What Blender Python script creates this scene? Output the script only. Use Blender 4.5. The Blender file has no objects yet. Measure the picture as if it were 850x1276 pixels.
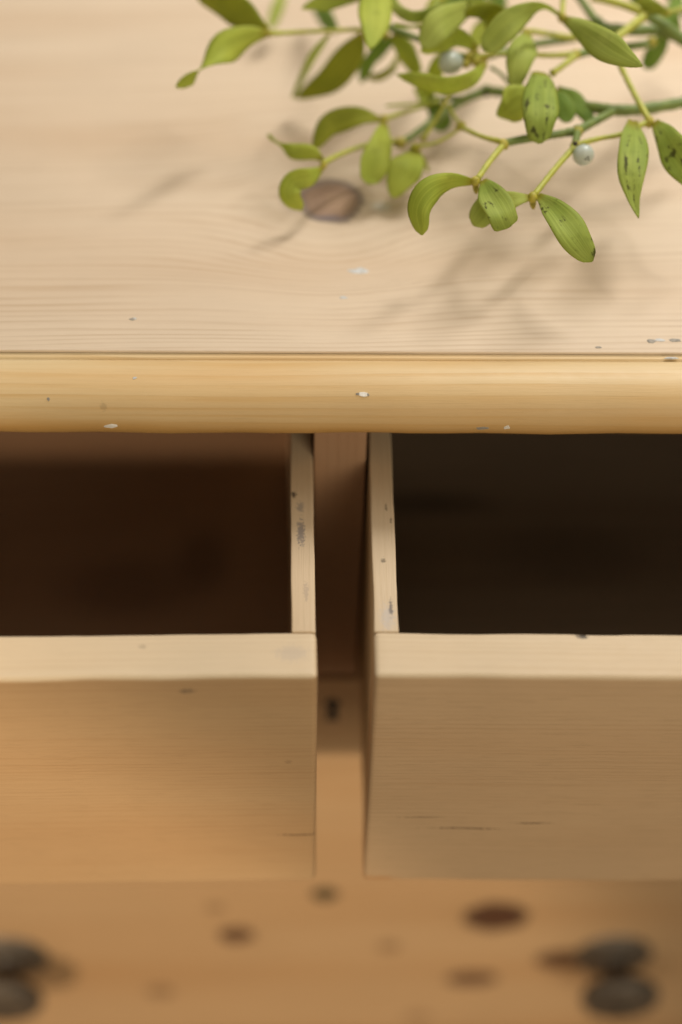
import bpy, math, random
from mathutils import Vector, Matrix
random.seed(7)
S = bpy.context.scene
COL = S.collection
ZT = 0.80                       # height of the chest's top above the floor (m)
def mm(x, y, z): return Vector((x * .001, y * .001, z * .001 + ZT))   # mm frame: z = 0 on the chest top, y = 0 on its front

# ------------------------------------------------------------------ camera (50 mm lens, looking down over the front edge)
F_PX, W_PX, H_PX = 1771.82, 850, 1276
CAM = Vector((-14.32, -469.46, 391.75))
_p, _y, _r = (math.radians(a) for a in (45.88, 1.94, 1.45))
FW = Vector((math.sin(_y) * math.cos(_p), math.cos(_y) * math.cos(_p), -math.sin(_p)))
_rt = FW.cross(Vector((0, 0, 1))).normalized(); _up = _rt.cross(FW)
RT = _rt * math.cos(_r) + _up * math.sin(_r)
UP = -_rt * math.sin(_r) + _up * math.cos(_r)
cd = bpy.data.cameras.new('camera'); cam = bpy.data.objects.new('camera', cd); COL.objects.link(cam)
M = Matrix((RT, UP, -FW)).transposed().to_4x4(); M.translation = mm(*CAM); cam.matrix_world = M
cd.sensor_fit = 'VERTICAL'; cd.sensor_height = 36; cd.lens = F_PX / H_PX * 36
cd.clip_start = .01; cd.clip_end = 50
cd.dof.use_dof = True; cd.dof.focus_distance = .606; cd.dof.aperture_fstop = 2.0
S.camera = cam

# ------------------------------------------------------------------ world, lamps, exposure (an indoor picture: no sky, no sun)
wd = bpy.data.worlds.new('World'); S.world = wd; wd.use_nodes = True
wd.node_tree.nodes['Background'].inputs[0].default_value = (1.0, .87, .68, 1)
wd.node_tree.nodes['Background'].inputs[1].default_value = .25
def lamp(name, kind, loc, target, energy, color, **kw):
    l = bpy.data.lights.new(name, kind); o = bpy.data.objects.new(name, l); COL.objects.link(o)
    o.location = mm(*loc); o.rotation_euler = (mm(*target) - mm(*loc)).to_track_quat('-Z', 'Y').to_euler()
    l.energy = energy; l.color = color
    for k, v in kw.items(): setattr(l, k, v)
    return o
# ceiling lamp above and a little behind: soft leaf shadows falling to the lower left
tube = lamp('ceiling_light', 'AREA', (520, 740, 1020), (520, 740, 0), 15, (1.0, .97, .94), shape='RECTANGLE', size=.80, size_y=.17)
tube.rotation_euler = (0, 0, math.radians(50))    # a long tube lamp: shadows smear along its length
# wide soft light of the room's ceiling over the chest
lamp('room_light', 'AREA', (250, 520, 1500), (40, 120, 0), 9.5, (1.0, .95, .90), shape='SQUARE', size=1.7)
# unseen soft fill, added in front to brighten the drawer fronts
lamp('front_fill_light', 'AREA', (1050, -2300, 850), (0, -60, -200), 27, (1.0, .87, .66), shape='RECTANGLE', size=1.4, size_y=1.2)
# warm lamp in front, from the left; its beam edge is shaped to stand in for an unseen person's shadow
LA, EA, EB, HALF = Vector((-1484, -2425, 1215)), Vector((-104, -125, -58)), Vector((2, -125, -180)), math.radians(10)
_e = ((EA + EB) / 2 - LA).normalized(); _n = (EA - LA).cross(EB - LA).normalized()
if _n.z > 0: _n = -_n
lamp('warm_spot_light', 'SPOT', LA, LA + 2500 * (_e * math.cos(HALF) + _n * math.sin(HALF)), 265, (1.0, .77, .53),
     spot_size=2 * HALF, spot_blend=.09, shadow_soft_size=.05)
S.view_settings.view_transform = 'Standard'; S.view_settings.look = 'None'
S.view_settings.exposure = 0; S.view_settings.gamma = 1; S.view_settings.use_curve_mapping = False

# ------------------------------------------------------------------ small node language
class N:
    def __init__(s, name):
        s.m = bpy.data.materials.new(name); s.m.use_nodes = True; s.t = s.m.node_tree
        s.n = s.t.nodes; s.n.clear(); s.L = s.t.links.new
        s.out = s.n.new('ShaderNodeOutputMaterial')
    def put(s, sock, v):
        if isinstance(v, bpy.types.NodeSocket): s.L(v, sock)
        elif v is not None:
            if sock.type == 'RGBA' and len(v) == 3: v = (*v, 1)
            sock.default_value = v
    def math(s, op, a, b=0., c=None, clamp=False):
        n = s.n.new('ShaderNodeMath'); n.operation = op; n.use_clamp = clamp
        s.put(n.inputs[0], a); s.put(n.inputs[1], b)
        if c is not None: s.put(n.inputs[2], c)
        return n.outputs[0]
    def add(s, a, b): return s.math('ADD', a, b)
    def sub(s, a, b): return s.math('SUBTRACT', a, b)
    def mul(s, a, b): return s.math('MULTIPLY', a, b)
    def xyz(s, x, y, z):
        n = s.n.new('ShaderNodeCombineXYZ')
        for i, v in enumerate((x, y, z)): s.put(n.inputs[i], v)
        return n.outputs[0]
    def noise(s, v, scale=1., detail=2., rough=.5, dist=0.):
        n = s.n.new('ShaderNodeTexNoise'); s.put(n.inputs['Vector'], v); n.inputs['Scale'].default_value = scale
        n.inputs['Detail'].default_value = detail; n.inputs['Roughness'].default_value = rough
        n.inputs['Distortion'].default_value = dist
        return n.outputs[0]
    def step(s, v, lo, hi, a=0., b=1.):
        n = s.n.new('ShaderNodeMapRange'); n.interpolation_type = 'SMOOTHSTEP'
        s.put(n.inputs[0], v)
        for i, x in enumerate((lo, hi, a, b)): s.put(n.inputs[i + 1], x)
        return n.outputs[0]
    def mix(s, f, a, b, mode='MIX'):
        n = s.n.new('ShaderNodeMix'); n.data_type = 'RGBA'; n.blend_type = mode
        s.put(n.inputs[0], f); s.put(n.inputs[6], a); s.put(n.inputs[7], b)
        return n.outputs[2]
    def coord(s, which='Object'):
        n = s.n.new('ShaderNodeTexCoord'); sp = s.n.new('ShaderNodeSeparateXYZ'); s.L(n.outputs[which], sp.inputs[0])
        return n.outputs[which], sp.outputs[0], sp.outputs[1], sp.outputs[2]
    def bump(s, h, strength=.2, dist=.001):
        n = s.n.new('ShaderNodeBump'); n.inputs['Strength'].default_value = strength
        n.inputs['Distance'].default_value = dist; s.put(n.inputs['Height'], h)
        return n.outputs[0]
    def bsdf(s, **kw):
        n = s.n.new('ShaderNodeBsdfPrincipled')
        for k, v in kw.items(): s.put(n.inputs[k.replace('_', ' ')], v)
        return n.outputs[0]
    def done(s, sh): s.L(sh, s.out.inputs[0]); return s.m

def wood(name, early, late, grain='x', cross='z', freq=260., ring=.6, waver=3., tone=.3, knots=(), marks=(), rough=.55,
         slope=0., fibre=.12, seed=0., stain=None):
    """Pine: growth rings run along `grain`, spread along `cross`; knots = (g, c, rg, rc, strength, colour); marks the same."""
    k = N(name); P, X, Y, Z = k.coord(); ax = dict(x=X, y=Y, z=Z)
    g, c = ax[grain], ax[cross]; t = ax[({'x', 'y', 'z'} - {grain, cross}).pop()]
    g = k.add(g, seed)
    c0 = c; g0 = ax[grain]
    cc = k.add(k.add(c, k.mul(t, .6)), k.mul(g0, slope))
    wob = k.noise(k.xyz(k.mul(g, 60), k.mul(c, 220), k.mul(t, 220)), 1., 2.)
    kd = []
    for (kg, kc, rg, rc, st, colr) in knots:
        dx = k.math('DIVIDE', k.sub(g0, kg), rg); dy = k.math('DIVIDE', k.sub(c0, kc), rc)
        dx = k.add(dx, k.mul(k.sub(wob, .5), .55)); dy = k.add(dy, k.mul(k.sub(wob, .5), -.45))
        dd = k.math('SQRT', k.add(k.mul(dx, dx), k.mul(dy, dy)))
        fall = k.math('EXPONENT', k.mul(k.mul(dd, dd), -.10))
        cc = k.sub(cc, k.mul(k.mul(fall, dy), rc * .95))        # rings flow round the knot
        kd.append((dd, st, colr))
    low = k.noise(k.xyz(k.mul(g, 1.7), k.mul(c, 16), k.mul(t, 16)), 1., 3.)
    mid = k.noise(k.xyz(k.mul(g, 9), k.mul(cc, 75), k.mul(t, 20)), 1., 3.)
    var = k.noise(k.xyz(k.mul(g, .35), k.mul(cc, freq * .16), seed), 1., 2.)
    ph = k.add(k.add(k.mul(cc, freq), k.mul(var, 5.5)), k.mul(low, waver))
    fr = k.math('FRACT', ph)
    lw = k.mul(k.step(fr, .35, .93), k.step(fr, .93, 1., 1., 0.))
    lw = k.mul(lw, k.step(mid, .30, .70, .10, 1.))
    streak = k.noise(k.xyz(k.mul(g, 5), k.mul(cc, 900), k.mul(t, 300)), 1., 2.)
    fib = k.noise(k.xyz(k.mul(g, 60), k.mul(c, 3200), k.mul(t, 3200)), 1., 2.)
    f = k.math('ADD', k.mul(lw, ring), k.mul(k.sub(streak, .5), .5), clamp=True)
    col = k.mix(f, early, late)
    blot = k.noise(P, 14., 3.)
    col = k.mix(k.step(low, .38, .72, 0., tone), col, tuple(a * b for a, b in zip(late, (1.05, .95, .85))))
    col = k.mix(k.step(blot, .35, .8, 0., .22), col, tuple(a * .78 for a in early))
    col = k.mix(k.step(fib, .52, .74, 0., fibre), col, tuple(a * .45 for a in late))
    if stain:                                                    # old varnish left along the lower edge, worn off above
        hi, lo, st, colr = stain; w = k.add(c0, k.add(k.mul(k.sub(low, .5), .022), k.mul(k.sub(mid, .5), .012)))
        col = k.mix(k.step(w, hi, lo, 0., st), col, colr)
    for dd, st, colr in kd:
        col = k.mix(k.mul(k.step(dd, 1.9, .75), st * .35), col, tuple(a * .8 for a in late))
        inner = k.step(dd, 1.0, .82)
        rim = k.mul(k.step(dd, 1.2, 1.04), k.step(dd, .78, .96))
        col = k.mix(k.mul(inner, st), col, colr)
        col = k.mix(k.mul(rim, st * .8), col, tuple(a * b for a, b in zip(colr, (.34, .38, .62))))
        rings = k.math('SINE', k.mul(dd, 26.)); col = k.mix(k.mul(k.mul(inner, k.step(rings, 0, 1)), st * .25), col, tuple(a * .55 for a in colr))
    fine = k.noise(P, 900., 3., .6)
    for (kg, kc, rg, rc, st, colr) in marks:
        dx = k.math('DIVIDE', k.sub(g0, kg), rg); dy = k.math('DIVIDE', k.sub(c0, kc), rc)
        dd = k.math('SQRT', k.add(k.mul(dx, dx), k.mul(dy, dy)))
        dd = k.add(dd, k.mul(k.sub(fine, .5), 2.4))
        col = k.mix(k.mul(k.step(dd, 1.05, .35), st), col, colr)
    scuff = k.noise(P, 210., 4., .65)
    col = k.mix(k.step(scuff, .67, .8, 0., .10), col, tuple(a * .35 for a in late))
    hgt = k.add(k.mul(lw, -.35), k.add(k.mul(fib, .5), k.mul(k.noise(P, 45., 3.), 1.2)))
    rg_ = k.add(rough - .08, k.mul(scuff, .2))
    return k.done(k.bsdf(Base_Color=col, Roughness=rg_, Specular_IOR_Level=.32, Normal=k.bump(hgt, .35, .0004)))

def leafmat(name, a, b, under, spots=.0, trans=.45):
    k = N(name); P, U, V, _ = k.coord('UV'); O = k.coord('Object')[0]
    oi = k.n.new('ShaderNodeObjectInfo').outputs['Random']
    vein = k.noise(k.xyz(k.mul(U, 17), k.mul(V, .8), k.mul(oi, 40)), 1., 1.)
    big = k.noise(O, 55., 3.)
    col = k.mix(k.step(big, .3, .72), a, b)
    col = k.mix(k.step(vein, .40, .66, 0., .34), col, tuple(min(1, x * 1.35) for x in a))
    col = k.mix(k.step(V, .13, .0), col, (.42, .36, .04))                  # yellow leaf base
    e = k.math('ABSOLUTE', k.sub(U, .5))
    col = k.mix(k.step(e, .455, .5, 0., .65), col, (.42, .42, .06))         # pale margin
    fine = k.noise(O, 420., 3., .6); mid = k.noise(k.xyz(k.mul(U, 5), k.mul(V, 5), k.mul(oi, 60)), 1., 3.)
    dk = k.mul(k.step(k.add(k.mul(fine, .46), k.mul(mid, .80)), .69, .80), spots)
    col = k.mix(dk, col, (.06, .05, .022))
    col = k.mix(k.step(k.noise(O, 160., 3.), .58, .75, 0., .28), col, tuple(x * .55 for x in b))
    geo = k.n.new('ShaderNodeNewGeometry')
    n = k.bump(k.add(vein, k.mul(fine, .3)), .3, .0005)
    p = k.bsdf(Base_Color=col, Roughness=.6, Specular_IOR_Level=.22, Normal=n)
    tr = k.n.new('ShaderNodeBsdfTranslucent'); k.put(tr.inputs[0], k.mix(.6, col, under)); k.L(n, tr.inputs[1])
    ms = k.n.new('ShaderNodeMixShader'); ms.inputs[0].default_value = trans; k.L(p, ms.inputs[1]); k.L(tr.outputs[0], ms.inputs[2])
    return k.done(ms.outputs[0])

def plain(name, a, b, scale=80., rough=.5, bump=.3, **kw):
    k = N(name); O = k.coord()[0]; f = k.noise(O, scale, 4., .6)
    return k.done(k.bsdf(Base_Color=k.mix(k.step(f, .3, .7), a, b), Roughness=rough, Normal=k.bump(f, bump, .0006), **kw))

# ------------------------------------------------------------------ mesh helpers
def mesh_obj(name, vs, fs, mat, parent=None, smooth=False, uv=None, loc=None):
    me = bpy.data.meshes.new(name); me.from_pydata([tuple(v) for v in vs], [], fs); me.validate(); me.update()
    if uv:
        l = me.uv_layers.new(name='uv')
        for lp in me.loops: l.data[lp.index].uv = uv[lp.vertex_index]
    o = bpy.data.objects.new(name, me); COL.objects.link(o); me.materials.append(mat)
    if parent: o.parent = parent
    if loc: o.location = loc
    if smooth:
        for p in me.polygons: p.use_smooth = True
    return o
def box(name, a, b, mat, parent, bev=1.2, seg=3, worn=0., axis=0):
    """a box between corners a and b (mm, in the parent's frame) with rounded edges"""
    import bmesh
    bm = bmesh.new(); bmesh.ops.create_cube(bm, size=1)
    for v in bm.verts:
        v.co = Vector([(a[i] + b[i]) / 2 + v.co[i] * (b[i] - a[i]) for i in range(3)]) * .001
    if bev: bmesh.ops.bevel(bm, geom=list(bm.edges), offset=bev * .001, segments=seg, profile=.5, affect='EDGES', clamp_overlap=True)
    if worn:
        n = 64; e = Vector((0, 0, 0)); e[axis] = 1.
        for i in range(1, n):
            q = Vector(a) * .001; q[axis] = (a[axis] + (b[axis] - a[axis]) * i / n) * .001
            bmesh.ops.bisect_plane(bm, geom=bm.verts[:] + bm.edges[:] + bm.faces[:], plane_co=q, plane_no=e)
        rw = random.Random(len(name) + int(abs(a[0]) * 10)); ph = [rw.uniform(0, 6) for _ in range(6)]
        ia, ib = [i for i in range(3) if i != axis]
        for v in bm.verts:
            t = v.co[axis] * 1000
            near = sum(min(abs(v.co[i] * 1000 - a[i]), abs(v.co[i] * 1000 - b[i])) < bev + .1 for i in (ia, ib))
            if near == 2:
                for i in (ia, ib):
                    c = (a[i] + b[i]) * .0005; sg = -1 if v.co[i] > c else 1
                    v.co[i] += sg * worn * .001 * max(0, .35 + .45 * math.sin(t * .11 + ph[i]) + .35 * math.sin(t * .043 + ph[i + 3]) + rw.uniform(-.25, .25))
    me = bpy.data.meshes.new(name); bm.to_mesh(me); bm.free(); me.materials.append(mat)
    for p in me.polygons: p.use_smooth = True
    o = bpy.data.objects.new(name, me); COL.objects.link(o); o.parent = parent
    if bev:
        m = o.modifiers.new('wn', 'WEIGHTED_NORMAL'); m.keep_sharp = False
    return o
def empty(name, loc, rz=0., label=None, cat=None, group=None):
    o = bpy.data.objects.new(name, None); COL.objects.link(o); o.location = loc; o.rotation_euler.z = rz
    o.empty_display_size = .05
    if label: o['label'] = label; o['category'] = cat
    if group: o['group'] = group
    return o
def crom(pts, n):
    """Catmull-Rom through tuples, n samples"""
    P = [tuple(2 * a - b for a, b in zip(pts[0], pts[1]))] + list(pts) + [tuple(2 * a - b for a, b in zip(pts[-1], pts[-2]))]
    out = []
    for i in range(n):
        t = i / (n - 1) * (len(pts) - 1); k = min(int(t), len(pts) - 2); t -= k
        p0, p1, p2, p3 = P[k:k + 4]
        out.append(tuple(.5 * (2 * b + (c - a) * t + (2 * a - 5 * b + 4 * c - d) * t * t + (3 * b - a - 3 * c + d) * t ** 3)
                         for a, b, c, d in zip(p0, p1, p2, p3)))
    return out
def lathe(prof, seg=32):
    """profile [(radius, y)] mm turned about the y axis"""
    vs, fs = [], []
    for r, y in prof:
        for i in range(seg):
            a = 2 * math.pi * i / seg; vs.append(Vector((r * math.cos(a), y, r * math.sin(a))) * .001)
    n = len(prof)
    for j in range(n - 1):
        for i in range(seg):
            i2 = (i + 1) % seg; fs.append((j * seg + i, j * seg + i2, (j + 1) * seg + i2, (j + 1) * seg + i))
    fs.append(tuple(range(seg))); fs.append(tuple(reversed(range((n - 1) * seg, n * seg))))
    return vs, fs

# ------------------------------------------------------------------ materials
KN = (.20, .115, .065)
TOP = wood('pine_top', (.69, .55, .395), (.50, .355, .22), 'x', 'y', freq=215, ring=.62, waver=7., tone=.45, slope=-.03, seed=.31,
           knots=((-.0032, .1214, .0145, .0175, .82, (.26, .15, .09)), (-.33, .21, .02, .015, .8, KN), (.30, .17, .016, .012, .8, KN)),
           marks=((.0015, .119, .010, .011, .55, (.43, .28, .17)), (.0212, .1165, .006, .005, .6, (.72, .70, .66)), (-.0215, .1235, .0075, .013, .6, (.20, .14, .11)), (-.004, .107, .011, .0026, .7, (.13, .11, .13))))
MLD = wood('pine_moulding', (.74, .57, .32), (.60, .37, .13), 'x', 'z', freq=190, ring=.6, waver=4, tone=.85, seed=1.7, rough=.47, stain=(-.010, -.022, .85, (.56, .31, .085)),
           marks=((.058, -.026, .004, .002, .7, (.10, .06, .03)), (-.03, -.027, .003, .0014, .7, (.12, .07, .03)),
                  (-.10, -.008, .002, .002, .3, (.25, .17, .09))))
FRN = wood('pine_drawer_front', (.50, .335, .18), (.385, .235, .11), 'x', 'z', freq=330, ring=.42, waver=3, tone=.35, seed=3.1, fibre=.2)
SID = wood('pine_drawer_side', (.56, .42, .25), (.43, .29, .15), 'y', 'x', freq=420, ring=.4, waver=2, tone=.3, seed=5.3)
LOW = wood('pine_lower_drawer', (.49, .305, .14), (.37, .205, .08), 'x', 'z', freq=120, ring=.4, waver=6, tone=.5, seed=7.7,
           knots=())
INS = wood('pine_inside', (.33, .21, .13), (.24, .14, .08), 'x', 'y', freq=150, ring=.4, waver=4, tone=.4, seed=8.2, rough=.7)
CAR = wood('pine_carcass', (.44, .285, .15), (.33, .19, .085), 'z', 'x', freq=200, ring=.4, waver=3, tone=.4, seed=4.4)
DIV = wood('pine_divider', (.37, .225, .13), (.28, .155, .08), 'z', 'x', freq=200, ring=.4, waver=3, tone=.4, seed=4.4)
RAIL = wood('pine_rail', (.44, .285, .15), (.33, .19, .085), 'x', 'z', freq=200, ring=.4, waver=3, tone=.4, seed=2.4)
KNOBM = plain('dark_knob', (.06, .05, .04), (.10, .078, .055), 90, .42, .2)
IRON = plain('keyhole_dark', (.012, .011, .010), (.02, .018, .015), 200, .6, .2)
FLECK = plain('white_filler', (.86, .83, .77), (.76, .71, .62), 500, .7, .4)
FLOORM = wood('floor_boards', (.30, .20, .12), (.20, .12, .07), 'x', 'y', freq=90, ring=.4)

# ------------------------------------------------------------------ setting: the floor under the chest
vs = [(-1.6, -2.4, 0), (1.6, -2.4, 0), (1.6, 1.2, 0), (-1.6, 1.2, 0)]
fl = mesh_obj('floor', vs, [(0, 1, 2, 3)], FLOORM); fl['kind'] = 'structure'

# ------------------------------------------------------------------ the chest of drawers (carcass)
chest = empty('chest_of_drawers', (0, 0, 0), 0, 'pale pine chest with worn top board, rounded front moulding and two open top drawers', 'chest')
B = ZT * 1000
CX, HW, D = 1.0, 425., 430.                      # centre, half width, depth
def cb(name, a, b, mat, bev=1.2): return box(name, (a[0], a[1], a[2] + B), (b[0], b[1], b[2] + B), mat, chest, bev)
top = cb('top_board', (CX - HW - 22, 6.4, -24), (CX + HW + 22, D + 10, 0), TOP, 1.0)
# moulding along the front edge: fillet, quirk, then a half-round nose and a cove below
prof = [(6.2, -24), (6.2, -.9), (5.9, -2.4), (5.2, -2.5), (4.9, -1.0), (3.2, -1.0), (2.7, -2.2), (2.0, -2.4), (1.5, -.9), (-.5, -.3)]
for i in range(25):
    a = math.radians(90 + i * 7.5); prof.append((-4 + 18.9 * math.cos(a), -15 + 15 * math.sin(a)))
prof += [(-2, -31.5), (-1.6, -40), (6.2, -40)]
vs, fs = [], []
NX = 60
for i in range(NX + 1):
    x = CX - HW - 22 + (2 * HW + 44) * i / NX
    w = .25 * math.sin(i * 1.7) + .18 * math.sin(i * .63 + 1)
    for (y, z) in prof: vs.append(mm(x, y + (w if y < 0 else 0), z + (w * .5 if y < -4 else 0)))
n = len(prof)
for i in range(NX):
    for j in range(n):
        j2 = (j + 1) % n; fs.append((i * n + j, (i + 1) * n + j, (i + 1) * n + j2, i * n + j2))
fs += [tuple(range(n)), tuple(reversed(range(NX * n, NX * n + n)))]
o = mesh_obj('edge_moulding', vs, fs, MLD, chest, True)
# object coordinates of the mouldings start at the floor: shift so z = 0 is the top
def rebase(o, dz):
    o.data.transform(Matrix.Translation((0, 0, -dz))); o.location.z += dz
for ob in [x for x in chest.children]: rebase(ob, ZT)
def cb(name, a, b, mat, bev=1.2):
    ob = box(name, a, b, mat, chest, bev); ob.location.z = ZT; return ob
ZD0, ZD1 = -57.04, -57.04 - 159.13               # top and bottom of the small drawers
ZL = -223.3                                      # top of the wide drawer
Z2, Z3 = -437.5, -660.
cb('top_rail', (CX - HW + 21, 0.3, -40.8), (CX + HW - 21, 22, -24.5), RAIL, .6)
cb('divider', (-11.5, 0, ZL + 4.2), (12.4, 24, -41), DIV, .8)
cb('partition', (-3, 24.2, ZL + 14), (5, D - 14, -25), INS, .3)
for s in (-1, 1):
    x0, x1 = (-HW, -HW + 20.8) if s < 0 else (HW - 20.8, HW)
    cb('side_panel', (CX + x0, 0, -740), (CX + x1, D, -24.5), CAR, 1.5)
cb('back_panel', (CX - HW + 21, D - 10, -700), (CX + HW - 21, D - 2, -25), INS, .3)
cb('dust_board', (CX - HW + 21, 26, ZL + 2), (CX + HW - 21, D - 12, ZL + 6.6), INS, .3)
cb('bottom_rail', (CX - HW + 21, 2, -740), (CX + HW - 21, 22, Z3 - 1.5), RAIL, 1)
for sx in (-1, 1):
    for y0 in (4, D - 60):
        vs, fs = lathe([(18, 0), (24, 10), (30, 30), (30, 48), (22, 56), (22, 60)], 20)
        ob = mesh_obj('foot', [Vector((v.x, -v.z, v.y)) for v in vs], fs, CAR, chest, True)
        ob.location = (CX * .001 + sx * .38, (y0 + 26) * .001, 0)
# filler flecks and dents on the top and the moulding (each a thin proud chip)
def fleck(px, py, w, h, z, mat=FLECK, y=None, nrm=(0, 0, 1)):
    p = at(px, py, z) if y is None else at_y(px, py, y)
    nn = Vector(nrm).normalized(); t = Vector((1, 0, 0)); b = nn.cross(t)
    vs = []; rr = [random.uniform(.65, 1.2) for _ in range(9)]
    for lay, sc in ((0, 1.), (.00025, .8)):
        for i in range(9):
            a = i / 9 * 2 * math.pi
            vs.append(p + (t * w * math.cos(a) + b * h * math.sin(a)) * .0005 * rr[i] * sc + nn * (lay - .00005))
    fs = [tuple(range(9, 18))] + [(i, (i + 1) % 9, 9 + (i + 1) % 9, 9 + i) for i in range(9)]
    ob = mesh_obj('filler_chip', vs, fs, mat, chest)
def ray(px, py): return FW + RT * ((px - 425) / F_PX) - UP * ((py - 638) / F_PX)
def at(px, py, h):
    r = ray(px, py); return mm(*(CAM + r * ((h - CAM.z) / r.z)))
def at_y(px, py, y):
    r = ray(px, py); return mm(*(CAM + r * ((y - CAM.y) / r.y)))
def on_nose(px, py):
    """where the picture ray meets the half-round nose: point and normal"""
    r = ray(px, py).normalized(); lo = None
    for i in range(4000):
        q = CAM + r * (520 + i * .05)
        e = ((q.y + 4) / 18.9) ** 2 + ((q.z + 15) / 15) ** 2
        if e < 1 or (q.y > -4 and q.z < 0): lo = q; break
    return mm(*lo), Vector((0, (lo.y + 4) / 18.9 ** 2, (lo.z + 15) / 15 ** 2)).normalized()
CHIPS = []
DENT = plain('old_dent', (.22, .20, .17), (.38, .34, .28), 600, .7, .4)
GREY = plain('grey_filler', (.62, .62, .60), (.50, .49, .46), 500, .7, .4)
for px, py, w, h, m in ((165, 398, 3.4, 2.2, DENT), (168, 397, 2.0, 1.6, GREY), (447, 338, 10.5, 5.5, GREY), (428, 371, 4.2, 2.6, GREY),
                        (812, 425, 5, 3, DENT), (822, 424, 5.5, 2.2, GREY), (842, 424, 6, 2.6, DENT), (746, 433, 3, 1.4, DENT)):
    fleck(px, py, w, h, 0.02, m)
for px, py, w, h, m in ((138, 531.5, 6.8, 3.0, FLECK), (632, 532.5, 4.4, 3.2, FLECK), (452, 491.5, 5.4, 2.2, FLECK), (446, 491, 2.4, 1.6, DENT),
                        (458, 492, 2.2, 1.4, DENT), (600, 534, 7, 2.2, DENT), (836, 446, 10, 2.2, GREY), (60, 497, 1.6, 2.2, DENT), (168, 471, 2.6, 2, GREY)):
    p, nn = on_nose(px, py)
    t = Vector((1, 0, 0)); b = nn.cross(t); vs = []; rr = [random.uniform(.6, 1.2) for _ in range(9)]
    for lay, sc in ((-.0003, 1.), (.0002, .75)):
        for i in range(9):
            a = i / 9 * 2 * math.pi; vs.append(p + (t * w * math.cos(a) + b * h * math.sin(a)) * .0005 * rr[i] * sc + nn * lay)
    mesh_obj('filler_chip', vs, [tuple(range(9, 18))] + [(i, (i + 1) % 9, 9 + (i + 1) % 9, 9 + i) for i in range(9)], m, chest)

# ------------------------------------------------------------------ the two open small drawers
KNOB_PROF = [(27, 0), (27, -2.5), (22, -4.5), (12, -8), (9.5, -14), (11, -20), (20, -24), (26, -28), (27.5, -32), (25, -36), (16, -39), (4, -40)]
def knob(parent, x, y, z):
    vs, fs = lathe(KNOB_PROF, 36); ob = mesh_obj('knob', vs, fs, KNOBM, parent, True); ob.location = Vector((x, y, z)) * .001
    return ob
def small_drawer(s, P, ang, xc, label, fmat, smat, bmat, fz):
    """s = -1: lies left of its inner corner xc; local origin at that corner on the drawer's bottom"""
    d = empty('small_drawer', mm(xc, -P, ZD1), math.radians(ang), label, 'drawer', 'open small drawers under the top')
    Wd, Dp, H, tf, ts = 396., 390., 159.13, 23.43, 10.52
    def b(name, x0, x1, y0, y1, z0, z1, mat, bev, worn=0., axis=0): return box(name, (min(s * x0, s * x1), y0, z0), (max(s * x0, s * x1), y1, z1), mat, d, bev, 3, worn, axis)
    fr = b('drawer_front', 0, Wd, 0, tf, 0, H, fmat, 2.4, .35)
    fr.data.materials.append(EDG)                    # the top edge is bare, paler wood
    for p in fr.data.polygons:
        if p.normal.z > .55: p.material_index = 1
    b('drawer_side', .15, ts, tf - .4, Dp, 3, H - .4, smat, .8, .3, 1)
    b('drawer_side', Wd - ts, Wd - .15, tf - .4, Dp, 3, H - .4, smat, .8)
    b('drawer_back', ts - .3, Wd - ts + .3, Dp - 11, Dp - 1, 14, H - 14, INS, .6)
    b('drawer_bottom', ts - .6, Wd - ts + .6, tf - 1, Dp - 2, fz - 5, fz, bmat, .2)
    knob(d, s * Wd / 2, 0, H / 2)
    return d
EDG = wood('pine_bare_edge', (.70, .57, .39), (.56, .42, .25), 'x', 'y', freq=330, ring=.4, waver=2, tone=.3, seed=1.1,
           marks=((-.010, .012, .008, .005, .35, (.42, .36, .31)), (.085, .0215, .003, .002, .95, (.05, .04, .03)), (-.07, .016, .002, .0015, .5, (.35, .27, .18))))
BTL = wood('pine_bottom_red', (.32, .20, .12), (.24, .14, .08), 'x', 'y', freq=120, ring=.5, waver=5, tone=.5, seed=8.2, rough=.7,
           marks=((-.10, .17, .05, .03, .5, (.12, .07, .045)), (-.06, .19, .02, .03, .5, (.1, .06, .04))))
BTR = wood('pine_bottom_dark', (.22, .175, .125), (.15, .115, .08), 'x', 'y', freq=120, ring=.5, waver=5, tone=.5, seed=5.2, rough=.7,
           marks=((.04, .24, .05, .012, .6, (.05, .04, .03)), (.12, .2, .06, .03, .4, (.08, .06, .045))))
FRL = wood('pine_front_warm', (.52, .35, .19), (.41, .25, .12), 'x', 'z', freq=330, ring=.42, waver=3, tone=.35, seed=3.1, fibre=.22,
           marks=((-.052, .1505, .004, .002, .55, (.13, .10, .07)), (-.012, .1, .002, .002, .3, (.2, .13, .07)),
                  (-.008, .042, .012, .0007, .85, (.09, .05, .025)), (-.004, .165, .008, .01, .0, (.3, .3, .3))))
FRR = wood('pine_front_grey', (.60, .42, .25), (.48, .315, .17), 'x', 'z', freq=360, ring=.45, waver=3, tone=.3, seed=6.4, fibre=.25,
           marks=((.045, .047, .02, .0006, .85, (.08, .05, .03)), (.075, .052, .01, .0006, .8, (.08, .05, .03)),
                  (.025, .056, .012, .0005, .6, (.08, .05, .03)), (.006, .003, .012, .002, .7, (.55, .27, .10))))
SDL = wood('pine_side_scuffed', (.64, .50, .33), (.50, .36, .20), 'y', 'x', freq=420, ring=.4, waver=2, tone=.3, seed=5.3,
           marks=((.079, -.006, .010, .0022, .8, (.21, .18, .165)), (.094, -.006, .004, .002, .6, (.24, .21, .19)),
                  (.102, -.009, .0025, .0015, .9, (.06, .045, .03)), (.045, -.004, .006, .0014, .5, (.36, .28, .21))))
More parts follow.
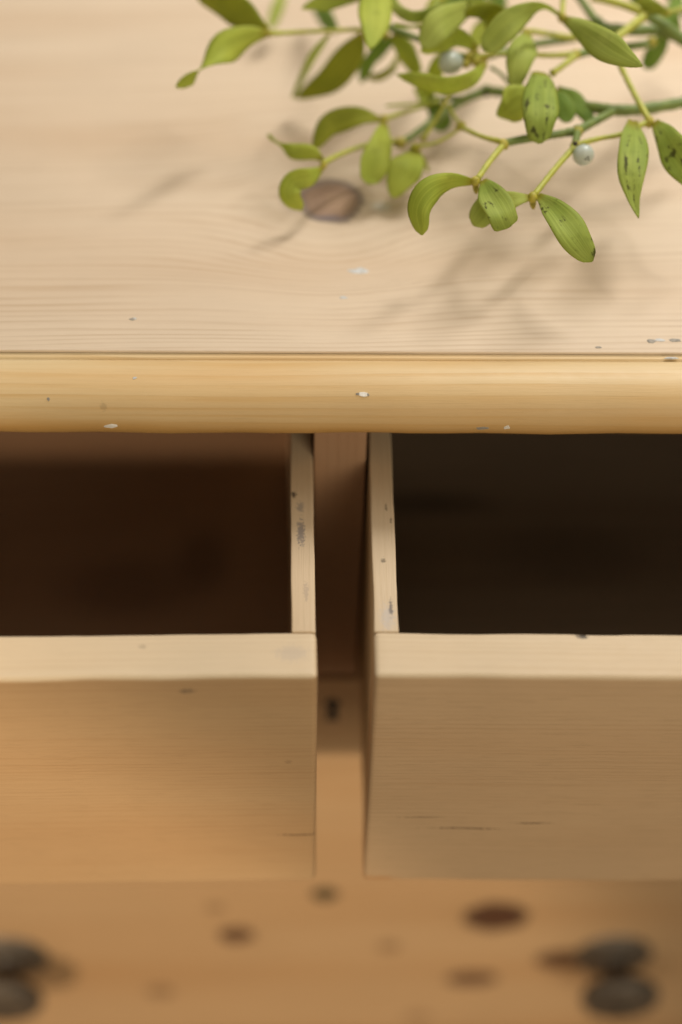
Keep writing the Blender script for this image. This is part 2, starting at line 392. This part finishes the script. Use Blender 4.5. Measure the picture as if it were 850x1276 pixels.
SDR = wood('pine_side_worn', (.64, .50, .33), (.50, .36, .20), 'y', 'x', freq=420, ring=.4, waver=2, tone=.3, seed=9.3,
           marks=((.031, .006, .008, .0038, .75, (.52, .46, .40)), (.036, .0075, .006, .001, .8, (.12, .10, .09)),
                  (.094, .007, .0022, .0008, .6, (.07, .05, .03)), (.086, .009, .0022, .0007, .6, (.07, .05, .03)), (.062, .005, .002, .0012, .7, (.12, .09, .05))))
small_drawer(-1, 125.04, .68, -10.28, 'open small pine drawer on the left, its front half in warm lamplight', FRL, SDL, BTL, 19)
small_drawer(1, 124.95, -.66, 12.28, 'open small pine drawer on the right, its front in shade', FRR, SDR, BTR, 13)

# ------------------------------------------------------------------ the closed wide drawers below
def wide_drawer(z1, z0, label, mat, key):
    d = empty('wide_drawer', mm(CX, .4, z0), 0, label, 'drawer', 'closed wide drawers')
    w = HW - 22.5; H = z1 - z0
    box('drawer_front', (-w, 0, 0), (w, 22, H), mat, d, 1.3)
    for sx in (-1, 1):
        box('drawer_side', (sx * (w - 6) - 5.5, 21.6, 6), (sx * (w - 6) + 5.5, 400, H - 12), SID, d, .6)
    box('drawer_back', (-w + 12, 388, 8), (w - 12, 398, H - 20), INS, d, .6)
    box('drawer_bottom', (-w + 11.6, 21.5, 8), (w - 11.6, 387.8, 14), INS, d, .3)
    if key:                                             # keyhole: round eye over a slot, a dark recess plate
        vs = []
        for i in range(17):
            a = math.radians(-62 + i * 304 / 16); vs.append(Vector((2.1 * math.sin(a + math.pi) * -1, 0, 2.1 * -math.cos(a + math.pi))))
        vs = [Vector((2.9 * math.sin(math.radians(150 - i * 300 / 16)), 0, 4 + 2.9 * math.cos(math.radians(150 - i * 300 / 16)))) for i in range(17)]
        vs += [Vector((-2.3, 0, -7)), Vector((2.3, 0, -7))]
        n = len(vs); vs = [Vector((v.x * 1.5, 0, v.z * 1.4)) for v in vs]; vv = [Vector((v.x - 1.4, -.25, v.z + H - 27)) * .001 for v in vs] + [Vector((v.x - 1.4, 1., v.z + H - 27)) * .001 for v in vs]
        ob = mesh_obj('keyhole', vv, [tuple(range(n)), tuple(reversed(range(n, 2 * n)))] + [(i, n + i, n + (i + 1) % n, (i + 1) % n) for i in range(n)], IRON, d)
    return d
def lz(px, py):
    q = at_y(px, py, 0); return q.x - CX * .001, q.z
z0b = ZT + Z3 * .001
def kn(px, py, rx, rz, st, c):
    x, z = lz(px, py); return (x, z - z0b, rx * .001, rz * .001, st, c)
DK = (.095, .042, .022)
LOW3 = wood('pine_lowest_drawer', (.50, .335, .185), (.39, .24, .115), 'x', 'z', freq=110, ring=.4, waver=5, tone=.5, seed=7.7,
            knots=(kn(295, 1166, 11, 10, .9, DK), kn(618, 1143, 20, 17, .95, (.075, .03, .016)), kn(405, 1115, 8, 8, .9, (.05, .045, .02)),
                   kn(588, 1220, 17, 10, .85, DK), kn(485, 1180, 7, 6, .5, (.16, .085, .04)), kn(200, 1236, 9, 8, .5, (.16, .085, .04)),
                   kn(268, 1132, 6, 5, .4, (.16, .085, .04)), kn(700, 1196, 17, 12, .9, DK), kn(520, 1268, 9, 7, .4, (.2, .1, .05))))
LOW2 = wood('pine_wide_drawer', (.50, .335, .185), (.39, .24, .115), 'x', 'z', freq=130, ring=.4, waver=5, tone=.45, seed=2.9)
wide_drawer(ZL, Z2 + .8, 'closed wide pine drawer with a keyhole, behind the two open drawers', LOW2, True)
d3 = wide_drawer(Z2 - .8, Z3, 'lowest closed wide pine drawer, knotty front with two dark knobs', LOW3, False)
for px, py in ((12, 1192), (764, 1190)):
    x, z = lz(px, py); knob(d3, x * 1000, 0, (z - z0b) * 1000)
# runners that carry the small drawers inside the carcass
for x in (-395, -20, 22, 397): cb('drawer_runner', (x - 7, 26, ZL + 6.7), (x + 7, D - 12, ZD1 + 2.6), INS, .3)

# ------------------------------------------------------------------ the mistletoe lying on the top
mis = empty('mistletoe', at(640, 200, 0), 0, 'bunch of green mistletoe with white berries lying on the chest top', 'plant')
MB = mis.location
G1 = leafmat('leaf_green', (.55, .60, .10), (.40, .48, .065), (.50, .58, .08), .0)
G2 = leafmat('leaf_pale', (.57, .63, .16), (.46, .54, .11), (.44, .52, .12), .0, .5)
G3 = leafmat('leaf_olive', (.40, .42, .045), (.29, .33, .035), (.44, .46, .04), .0)
G5 = leafmat('leaf_marked', (.46, .54, .12), (.33, .43, .075), (.46, .54, .08), .9)
G4 = leafmat('leaf_deep', (.27, .38, .07), (.18, .29, .05), (.26, .40, .08), .0)
GM = dict(m=G5, g=G1, p=G2, o=G3, d=G4)
STY = plain('stem_yellow_green', (.48, .47, .055), (.36, .38, .045), 260, .5, .35)
STG = plain('stem_green', (.20, .26, .05), (.125, .18, .035), 200, .55, .5)
NOD = plain('node_yellow', (.52, .43, .05), (.36, .33, .04), 420, .55, .6)
BER = None
k = N('berry_white'); O = k.coord()[0]; f = k.noise(O, 300., 3.)
BER = k.done(k.bsdf(Base_Color=k.mix(k.step(f, .3, .7), (.56, .63, .57), (.66, .71, .63)), Roughness=.25, Transmission_Weight=.3, Subsurface_Weight=.6,
                    Subsurface_Radius=(.004, .004, .003), Subsurface_Scale=.6, Specular_IOR_Level=.5, Coat_Weight=.15))
BLACK = plain('berry_tip', (.02, .016, .012), (.05, .04, .025), 900, .7, .3)

def stem(pts, r, mat):
    """pts (px, py, height mm), r = radii mm at the points"""
    ctl = [tuple(at(*p)) + (rr,) for p, rr in zip(pts, r)]
    n = max(10, 7 * len(pts)); sm = crom(ctl, n); vs, fs = [], []; K = 10
    prev = None
    for i in range(n):
        c = Vector(sm[i][:3]); rr = sm[i][3] * .001
        t = (Vector(sm[min(i + 1, n - 1)][:3]) - Vector(sm[max(i - 1, 0)][:3])).normalized()
        if prev is None: prev = t.orthogonal().normalized()
        a = (prev - t * prev.dot(t)).normalized(); prev = a; b = t.cross(a)
        rr *= 1 + .05 * math.sin(i * 2.3) + random.uniform(-.06, .06)
        if i in (0, n - 1): rr *= 1.22                       # swollen at the joints
        for j in range(K):
            q = 2 * math.pi * j / K; vs.append(c - MB + (a * math.cos(q) + b * math.sin(q)) * rr)
    for i in range(n - 1):
        for j in range(K):
            j2 = (j + 1) % K; fs.append((i * K + j, i * K + j2, (i + 1) * K + j2, (i + 1) * K + j))
    fs += [tuple(reversed(range(K))), tuple(range((n - 1) * K, n * K))]
    return mesh_obj('stem', vs, fs, mat, mis, True)
def ball(name, p, rad, mat, parent=None, squash=1., axis=Vector((0, 0, 1)), lump=.0, seg=(14, 10)):
    vs, fs = [], []; A, Bn = seg
    ax = axis.normalized(); a = ax.orthogonal().normalized(); b = ax.cross(a)
    for i in range(Bn + 1):
        th = math.pi * i / Bn
        for j in range(A):
            ph = 2 * math.pi * j / A; rr = rad * (1 + random.uniform(-lump, lump))
            vs.append(p - MB + (a * math.cos(ph) * math.sin(th) + b * math.sin(ph) * math.sin(th)) * rr * .001 + ax * math.cos(th) * rr * squash * .001)
    for i in range(Bn):
        for j in range(A):
            j2 = (j + 1) % A; fs.append((i * A + j, (i + 1) * A + j, (i + 1) * A + j2, i * A + j2))
    return mesh_obj(name, vs, fs, mat, parent or mis, True)
def leaf(pts, w, kind, tw=0., cup=.09, bend=0.):
    """pts (px, py, height mm) from base to tip; w = widths in picture pixels; tw = roll about the midrib in degrees (number or list)"""
    m = len(pts); tws = [tw] * m if not isinstance(tw, (list, tuple)) else list(tw)
    ctl = []
    for p, ww, t in zip(pts, w, tws):
        q = at(*p); dep = (q - mm(*CAM)).dot(FW); ctl.append(tuple(q) + (ww * dep / F_PX, t))
    n, K = 22, 9; sm = crom(ctl, n); vs, uv, fs = [], [], []
    rnd = random.Random(int(pts[0][0] * 7 + pts[0][1])); cup = rnd.choice((-.03, .05, .08, .11)) ; wa = rnd.uniform(.02, .07); wp = rnd.uniform(0, 6); asy = rnd.uniform(-.12, .12)
    view = lambda c: (mm(*CAM) - c).normalized()
    for i in range(n):
        c = Vector(sm[i][:3]); width = max(sm[i][3], .0004); v = i / (n - 1)
        if v > .9: width *= math.sqrt(max(0.02, 1 - ((v - .9) / .1) ** 2))
        t = (Vector(sm[min(i + 1, n - 1)][:3]) - Vector(sm[max(i - 1, 0)][:3])).normalized()
        side = t.cross(view(c)).normalized(); nr = side.cross(t).normalized()
        q = math.radians(sm[i][4]); sd = side * math.cos(q) + nr * math.sin(q); nn = nr * math.cos(q) - side * math.sin(q)
        for j in range(K):
            u = j / (K - 1) * 2 - 1
            edge = 1 + .05 * math.sin(v * 11 + wp + (2 if u > 0 else 0)) + asy * (1 if u > 0 else -1) * math.sin(v * 3.1)
            off = sd * u * width * .5 * edge - nn * (u * u) * width * cup + nn * math.sin(v * 6 + u * 1.6 + wp) * width * wa * 1.3 - nn * max(0, .12 - abs(u)) * width * .25
            vs.append(c + off - MB); uv.append(((u + 1) / 2, v))
    for i in range(n - 1):
        for j in range(K - 1):
            fs.append((i * K + j, i * K + j + 1, (i + 1) * K + j + 1, (i + 1) * K + j))
    o = mesh_obj('leaf', vs, fs, GM[kind], mis, True, uv)
    md = o.modifiers.new('thickness', 'SOLIDIFY'); md.thickness = .00045; md.offset = 0
    return o

stem([(862, 126, 42), (800, 136, 42), (762, 137, 43), (720, 131, 40), (680, 127, 36), (640, 117, 31), (606, 113, 26)], [2.9, 2.7, 2.8, 2.4, 2.3, 2.3, 2.6], STG)
stem([(606, 113, 26), (575, 126, 22), (545, 147, 19), (510, 172, 16), (492, 180, 15)], [2.5, 2.2, 2.0, 1.8, 1.7], STG)
stem([(606, 113, 26), (580, 122, 24), (555, 122, 22), (535, 124, 20)], [1.7, 1.5, 1.4, 1.3], STG)
stem([(768, 137, 43), (740, 152, 44), (720, 163, 45)], [2.1, 2.0, 2.2], STG)
stem([(720, 163, 45), (690, 168, 44), (655, 173, 44), (630, 178, 44)], [2.1, 1.9, 1.9, 1.7], STG)
stem([(630, 178, 44), (600, 170, 40), (574, 158, 34)], [1.5, 1.1, 1.2], STY)
stem([(574, 158, 34), (562, 168, 30), (540, 179, 26), (512, 183, 22)], [.9, .8, .8, .9], STY)
stem([(574, 156, 34), (566, 144, 34), (558, 130, 36)], [.9, .8, .8], STY)
stem([(527, 174, 24), (545, 145, 32), (560, 118, 44), (574, 100, 50)], [1.1, 1.0, .9, .9], STY)
stem([(628, 180, 44), (612, 199, 43), (595, 223, 42)], [1.5, 1.35, 1.4], STY)
stem([(720, 163, 45), (718, 173, 46), (716, 182, 46)], [1.9, 1.7, 1.6], STG)
stem([(717, 181, 46), (745, 173, 47), (775, 167, 48), (807, 152, 49)], [1.4, 1.2, 1.2, 1.3], STY)
stem([(716, 183, 46), (692, 210, 43), (666, 243, 40)], [1.5, 1.3, 1.4], STY)
stem([(809, 150, 49), (791, 118, 54), (777, 90, 59), (768, 70, 63), (765, 50, 65)], [1.6, 1.35, 1.35, 1.5, 1.8], STY)
stem([(765, 50, 65), (785, 34, 66), (804, 19, 67)], [2.0, 2.0, 2.3], STY)
stem([(738, -4, 70), (770, 4, 69), (796, 13, 68), (806, 19, 67)], [2.1, 2.0, 2.1, 2.4], STY)
stem([(806, 19, 67), (828, 31, 64), (844, 44, 60), (862, 58, 56)], [2.6, 2.5, 2.9, 2.6], STG)
stem([(866, 58, 54), (826, 39, 56), (790, 38, 57), (756, 35, 58), (744, 29, 58)], [2.9, 2.8, 2.8, 2.8, 2.9], STG)
stem([(744, 29, 58), (733, 13, 59), (720, -6, 60)], [2.3, 2.0, 1.9], STG)
stem([(813, 54, 52), (776, 59, 54), (748, 62, 55), (718, 68, 57)], [2.2, 2.0, 2.0, 2.0], STG)
stem([(718, 67, 57), (690, 69, 58), (650, 68, 58), (612, 68, 57), (590, 72, 56)], [1.6, 1.3, 1.25, 1.25, 1.4], STY)
stem([(718, 68, 57), (704, 80, 57), (689, 91, 57)], [1.9, 1.5, 1.5], STY)
stem([(735, 48, 55), (700, 45, 58), (664, 39, 60), (650, 39, 60)], [1.7, 1.5, 1.4, 1.4], STY)
stem([(745, 42, 50), (700, 50, 48), (650, 58, 46), (600, 73, 44), (585, 78, 42)], [2.2, 1.9, 1.8, 1.7, 1.5], STG)
stem([(702, -8, 74), (701, 10, 73), (700, 21, 72)], [1.4, 1.3, 1.6], STY)
stem([(585, 72, 54), (560, 66, 54), (525, 50, 54), (490, 36, 54), (478, 30, 54)], [1.9, 1.7, 1.7, 1.8, 1.6], STG)
stem([(480, 36, 54), (440, 37, 55), (390, 39, 57), (336, 42, 59)], [1.5, 1.2, 1.1, 1.3], STY)
stem([(403, 203, 24), (425, 192, 22), (456, 181, 20), (492, 176, 17)], [1.4, 1.2, 1.2, 1.3], STY)
stem([(478, 149, 26), (500, 141, 24), (525, 133, 22), (545, 126, 21)], [1.4, 1.1, 1.1, 1.2], STY)
stem([(866, 8, 68), (846, 12, 68), (831, 16, 67)], [1.4, 1.2, 1.3], STY)
stem([(831, 16, 67), (820, 22, 66), (812, 26, 65)], [1.3, 1.0, 1.1], STY)
stem([(862, 22, 40), (845, 6, 42), (834, -8, 44)], [2.6, 2.4, 2.4], STG)
stem([(612, 84, 46), (625, 93, 42), (638, 108, 36)], [.9, .9, 1.], STG)
stem([(470, 25, 54), (480, 8, 58), (484, -8, 62)], [1.2, 1.1, 1.1], STG)
# joints and buds
for px, py, h, r, sq in ((592, 226, 42, 2.1, 1.2), (664, 246, 40, 2.0, 1.2), (717, 181, 46, 2.1, 1.), (628, 180, 44, 2.2, 1.1), (574, 157, 34, 2.2, 1.2),
                         (720, 164, 45, 2.5, 1.), (809, 152, 49, 2.3, 1.1), (718, 68, 57, 2.3, 1.), (701, 22, 72, 2.2, 1.), (804, 19, 67, 2.7, 1.),
                         (478, 149, 26, 2.1, 1.2), (403, 206, 24, 1.7, 1.3), (500, 178, 17, 2.6, 1.1), (518, 185, 20, 2.4, 1.1), (528, 172, 24, 1.7, 1.1),
                         (480, 42, 53, 1.8, 1.4), (523, 33, 58, 1.6, 1.), (585, 72, 55, 2.6, 1.), (592, 66, 56, 2.0, 1.), (594, 78, 55, 2.2, 1.), (581, 80, 54, 2.0, 1.),
                         (604, 72, 55, 2.2, 1.), (656, 40, 60, 1.9, 1.), (335, 42, 59, 1.5, 1.2), (831, 16, 67, 1.8, 1.), (764, 52, 65, 2.2, 1.), (812, 52, 53, 2.6, 1.)):
    ball('node', at(px, py, h), r * 1.05, NOD, None, sq, Vector((random.uniform(-.5, .5), random.uniform(-1, 1), .6)), .09, (10, 7))
for px, py, h, dx in ((593, 233, 39, .1), (664, 252, 37, 0.)):
    ball('bud', at(px, py, h), 1.5, NOD, None, 2.1, at(px, py, h) - at(px - 1, py - 12, h + 4), .04, (10, 8))
for px, py, h in ((606, 114, 26),):
    ball('scar', at(px, py, h), 2.7, BLACK, None, 1., Vector((0, 0, 1)), .12, (10, 8))
b1 = ball('berry', at(727, 193, 45), 4.9, BER, None, .96, Vector((.4, -.8, -.3)), 0, (24, 16))
for dx, dy in ((3, 5.5), (6, 3), (6.5, 6)):
    p = at(727 + dx, 193 + dy, 45); p += (mm(*CAM) - p).normalized() * .0043
    ball('berry_tip', p, .42, BLACK, b1, 1., Vector((0, 0, 1)), .2, (8, 6))
ball('berry', at(562, 78, 54), 5.6, BER, None, 1.05, Vector((.8, 0, .2)), 0, (24, 16))
pts_ring = []
ball('berry_cup', at(717, 179, 49), 1.2, BLACK, None, .5, mm(*CAM) - at(717, 179, 49), .1, (10, 6))

LV = [
 ([(336, 42, 59), (308, 46, 60), (280, 60, 58), (252, 84, 54), (236, 98, 52), (219, 109, 49)], [7, 26, 40, 13, 17, 9], 'g', [8, 4, -12, -75, -140, -150]),
 ([(334, 38, 59), (305, 22, 62), (278, 8, 64), (244, -6, 62)], [7, 34, 38, 14], 'o', 20),
 ([(352, -10, 26), (346, 10, 22), (336, 36, 16)], [14, 17, 10], 'p', 20),
 ([(410, 42, 52), (392, 66, 38), (378, 92, 26), (365, 123, 12)], [6, 15, 14, 8], 'p', 55),
 ([(452, 42, 52), (436, 68, 40), (408, 98, 26), (369, 123, 10)], [8, 36, 34, 8], 'o', -15),
 ([(464, -30, 72), (468, -6, 74), (467, 22, 72), (461, 62, 66)], [26, 40, 40, 8], 'g', 10),
 ([(452, -4, 66), (425, -2, 70), (400, 4, 70), (376, 11, 66)], [12, 26, 22, 5], 'p', 35),
 ([(550, -4, 76), (542, 12, 74), (516, 21, 72), (496, 12, 70), (487, -6, 70)], [10, 13, 15, 13, 10], 'p', [30, 20, 10, 20, 30]),
 ([(526, 32, 66), (510, 34, 66), (490, 30, 66)], [4, 8, 4], 'p', 60),
 ([(598, 8, 70), (575, 16, 74), (548, 32, 74), (526, 60, 66)], [8, 26, 40, 16], 'p', [20, 10, 0, -10]),
 ([(594, 60, 60), (570, 48, 64), (550, 54, 64), (524, 64, 60)], [8, 24, 26, 10], 'g', 20),
 ([(578, 17, 72), (600, 14, 76), (616, 22, 72), (607, 42, 64)], [8, 20, 28, 12], 'o', [20, 0, -20, -30]),
 ([(698, 19, 74), (680, 9, 80), (658, 14, 82), (630, 33, 78), (602, 63, 68)], [7, 12, 24, 34, 26], 'p', [60, 55, 20, 0, 0]),
 ([(658, 40, 62), (652, 58, 66), (646, 82, 62), (640, 116, 52)], [9, 36, 30, 9], 'p', 0),
 ([(606, 78, 56), (588, 99, 58), (556, 107, 58), (524, 101, 56), (494, 93, 54)], [7, 20, 25, 19, 4], 'g', [20, 25, 25, 25, 20]),
 ([(489, 44, 52), (506, 64, 44), (521, 94, 32)], [8, 24, 14], 'g', -10),
 ([(497, 70, 30), (487, 88, 26), (467, 97, 22), (446, 88, 18)], [8, 11, 13, 8], 'o', 45),
 ([(476, 149, 26), (446, 144, 30), (412, 154, 27), (391, 186, 18)], [7, 24, 30, 10], 'o', -20),
 ([(480, 153, 26), (474, 178, 26), (466, 204, 22), (458, 229, 16)], [8, 30, 36, 22], 'g', 12),
 ([(518, 188, 20), (510, 205, 20), (500, 222, 16), (489, 247, 9)], [14, 40, 38, 10], 'g', -10),
 ([(402, 210, 24), (386, 222, 25), (366, 228, 24), (362, 244, 19), (376, 262, 11)], [7, 24, 26, 28, 13], 'g', [40, 30, 10, -25, -30]),
 ([(402, 199, 24), (386, 189, 27), (364, 188, 26), (347, 179, 26), (333, 168, 25)], [5, 19, 19, 5, 9], 'g', [0, 10, 10, 70, 30]),
 ([(590, 227, 42), (562, 227, 46), (538, 238, 46), (523, 262, 40), (526, 293, 31)], [8, 21, 33, 29, 17], 'g', [15, 15, 5, -10, -20]),
 ([(602, 225, 42), (611, 242, 44), (624, 265, 42), (633, 284, 36)], [9, 33, 39, 30], 'm', 8),
 ([(660, 246, 40), (638, 249, 40), (610, 258, 36), (590, 281, 29)], [8, 22, 36, 22], 'p', -12),
 ([(671, 244, 40), (690, 262, 43), (712, 292, 40), (738, 326, 31)], [8, 30, 42, 18], 'm', 10),
 ([(789, 150, 50), (790, 178, 51), (788, 212, 47), (790, 248, 40), (796, 272, 35)], [12, 35, 37, 15, 3], 'm', [20, 10, 5, 10, 40]),
 ([(816, 152, 49), (832, 176, 51), (849, 204, 48), (872, 236, 40)], [9, 34, 42, 16], 'm', -12),
 ([(674, 90, 60), (673, 108, 63), (671, 142, 60), (673, 179, 50)], [22, 40, 43, 24], 'm', [10, 5, 0, -8]),
 ([(664, 118, 50), (648, 128, 50), (634, 138, 48), (619, 144, 45)], [22, 44, 36, 7], 'g', 20),
 ([(686, 118, 48), (700, 132, 46), (710, 152, 42)], [20, 28, 14], 'd', 10),
 ([(693, 112, 46), (716, 126, 43), (740, 155, 38)], [12, 24, 10], 'd', 15),
 ([(703, 24, 73), (730, 40, 82), (762, 62, 86), (801, 83, 84)], [9, 30, 35, 5], 'p', 0),
 ([(828, 44, 50), (818, 64, 42), (804, 86, 32)], [16, 24, 16], 'd', 20),
 ([(796, -2, 72), (812, 8, 72), (833, 15, 68)], [16, 18, 6], 'o', 10),
 ([(612, 1, 74), (578, 3, 76), (547, 15, 72)], [4, 6, 4], 'p', 70),
 ([(618, -10, 60), (584, -2, 62), (550, 10, 60)], [14, 22, 6], 'd', 0),
 ([(548, 128, 24), (515, 130, 27), (480, 132, 26)], [4, 8, 4], 'g', 70),
 ([(518, 108, 22), (534, 124, 18), (546, 146, 10)], [8, 20, 10], 'g', 10),
 ([(540, 128, 18), (549, 146, 14), (550, 164, 8)], [14, 30, 16], 'd', 0),
 ([(492, 44, 44), (480, 58, 34), (465, 78, 22)], [6, 15, 8], 'd', 20),
 ([(520, 188, 20), (527, 200, 16), (534, 214, 8)], [3, 8, 4], 'g', 30),
 ([(628, -14, 50), (621, 4, 46), (618, 20, 40)], [14, 20, 12], 'd', 10),
 ([(785, -12, 60), (800, 2, 56), (820, 20, 50)], [10, 22, 10], 'd', 0),
 ([(588, 64, 52), (596, 44, 50), (612, 26, 46), (634, 8, 40)], [8, 22, 24, 8], 'o', 15),
 ([(560, 62, 50), (548, 78, 42), (540, 98, 32), (536, 122, 20)], [6, 18, 20, 8], 'g', -15),
 ([(478, 34, 50), (470, 58, 40), (456, 84, 28), (450, 104, 18)], [6, 14, 16, 6], 'd', 20),
 ([(530, 30, 58), (545, 8, 56), (566, -12, 52)], [8, 24, 16], 'o', 0),
 ([(420, 40, 40), (404, 20, 30), (392, -6, 20)], [8, 22, 18], 'd', 10),
 ([(846, 40, 56), (838, 20, 54), (846, -6, 50)], [8, 22, 14], 'd', 20),
]
for L in LV: leaf(*L)
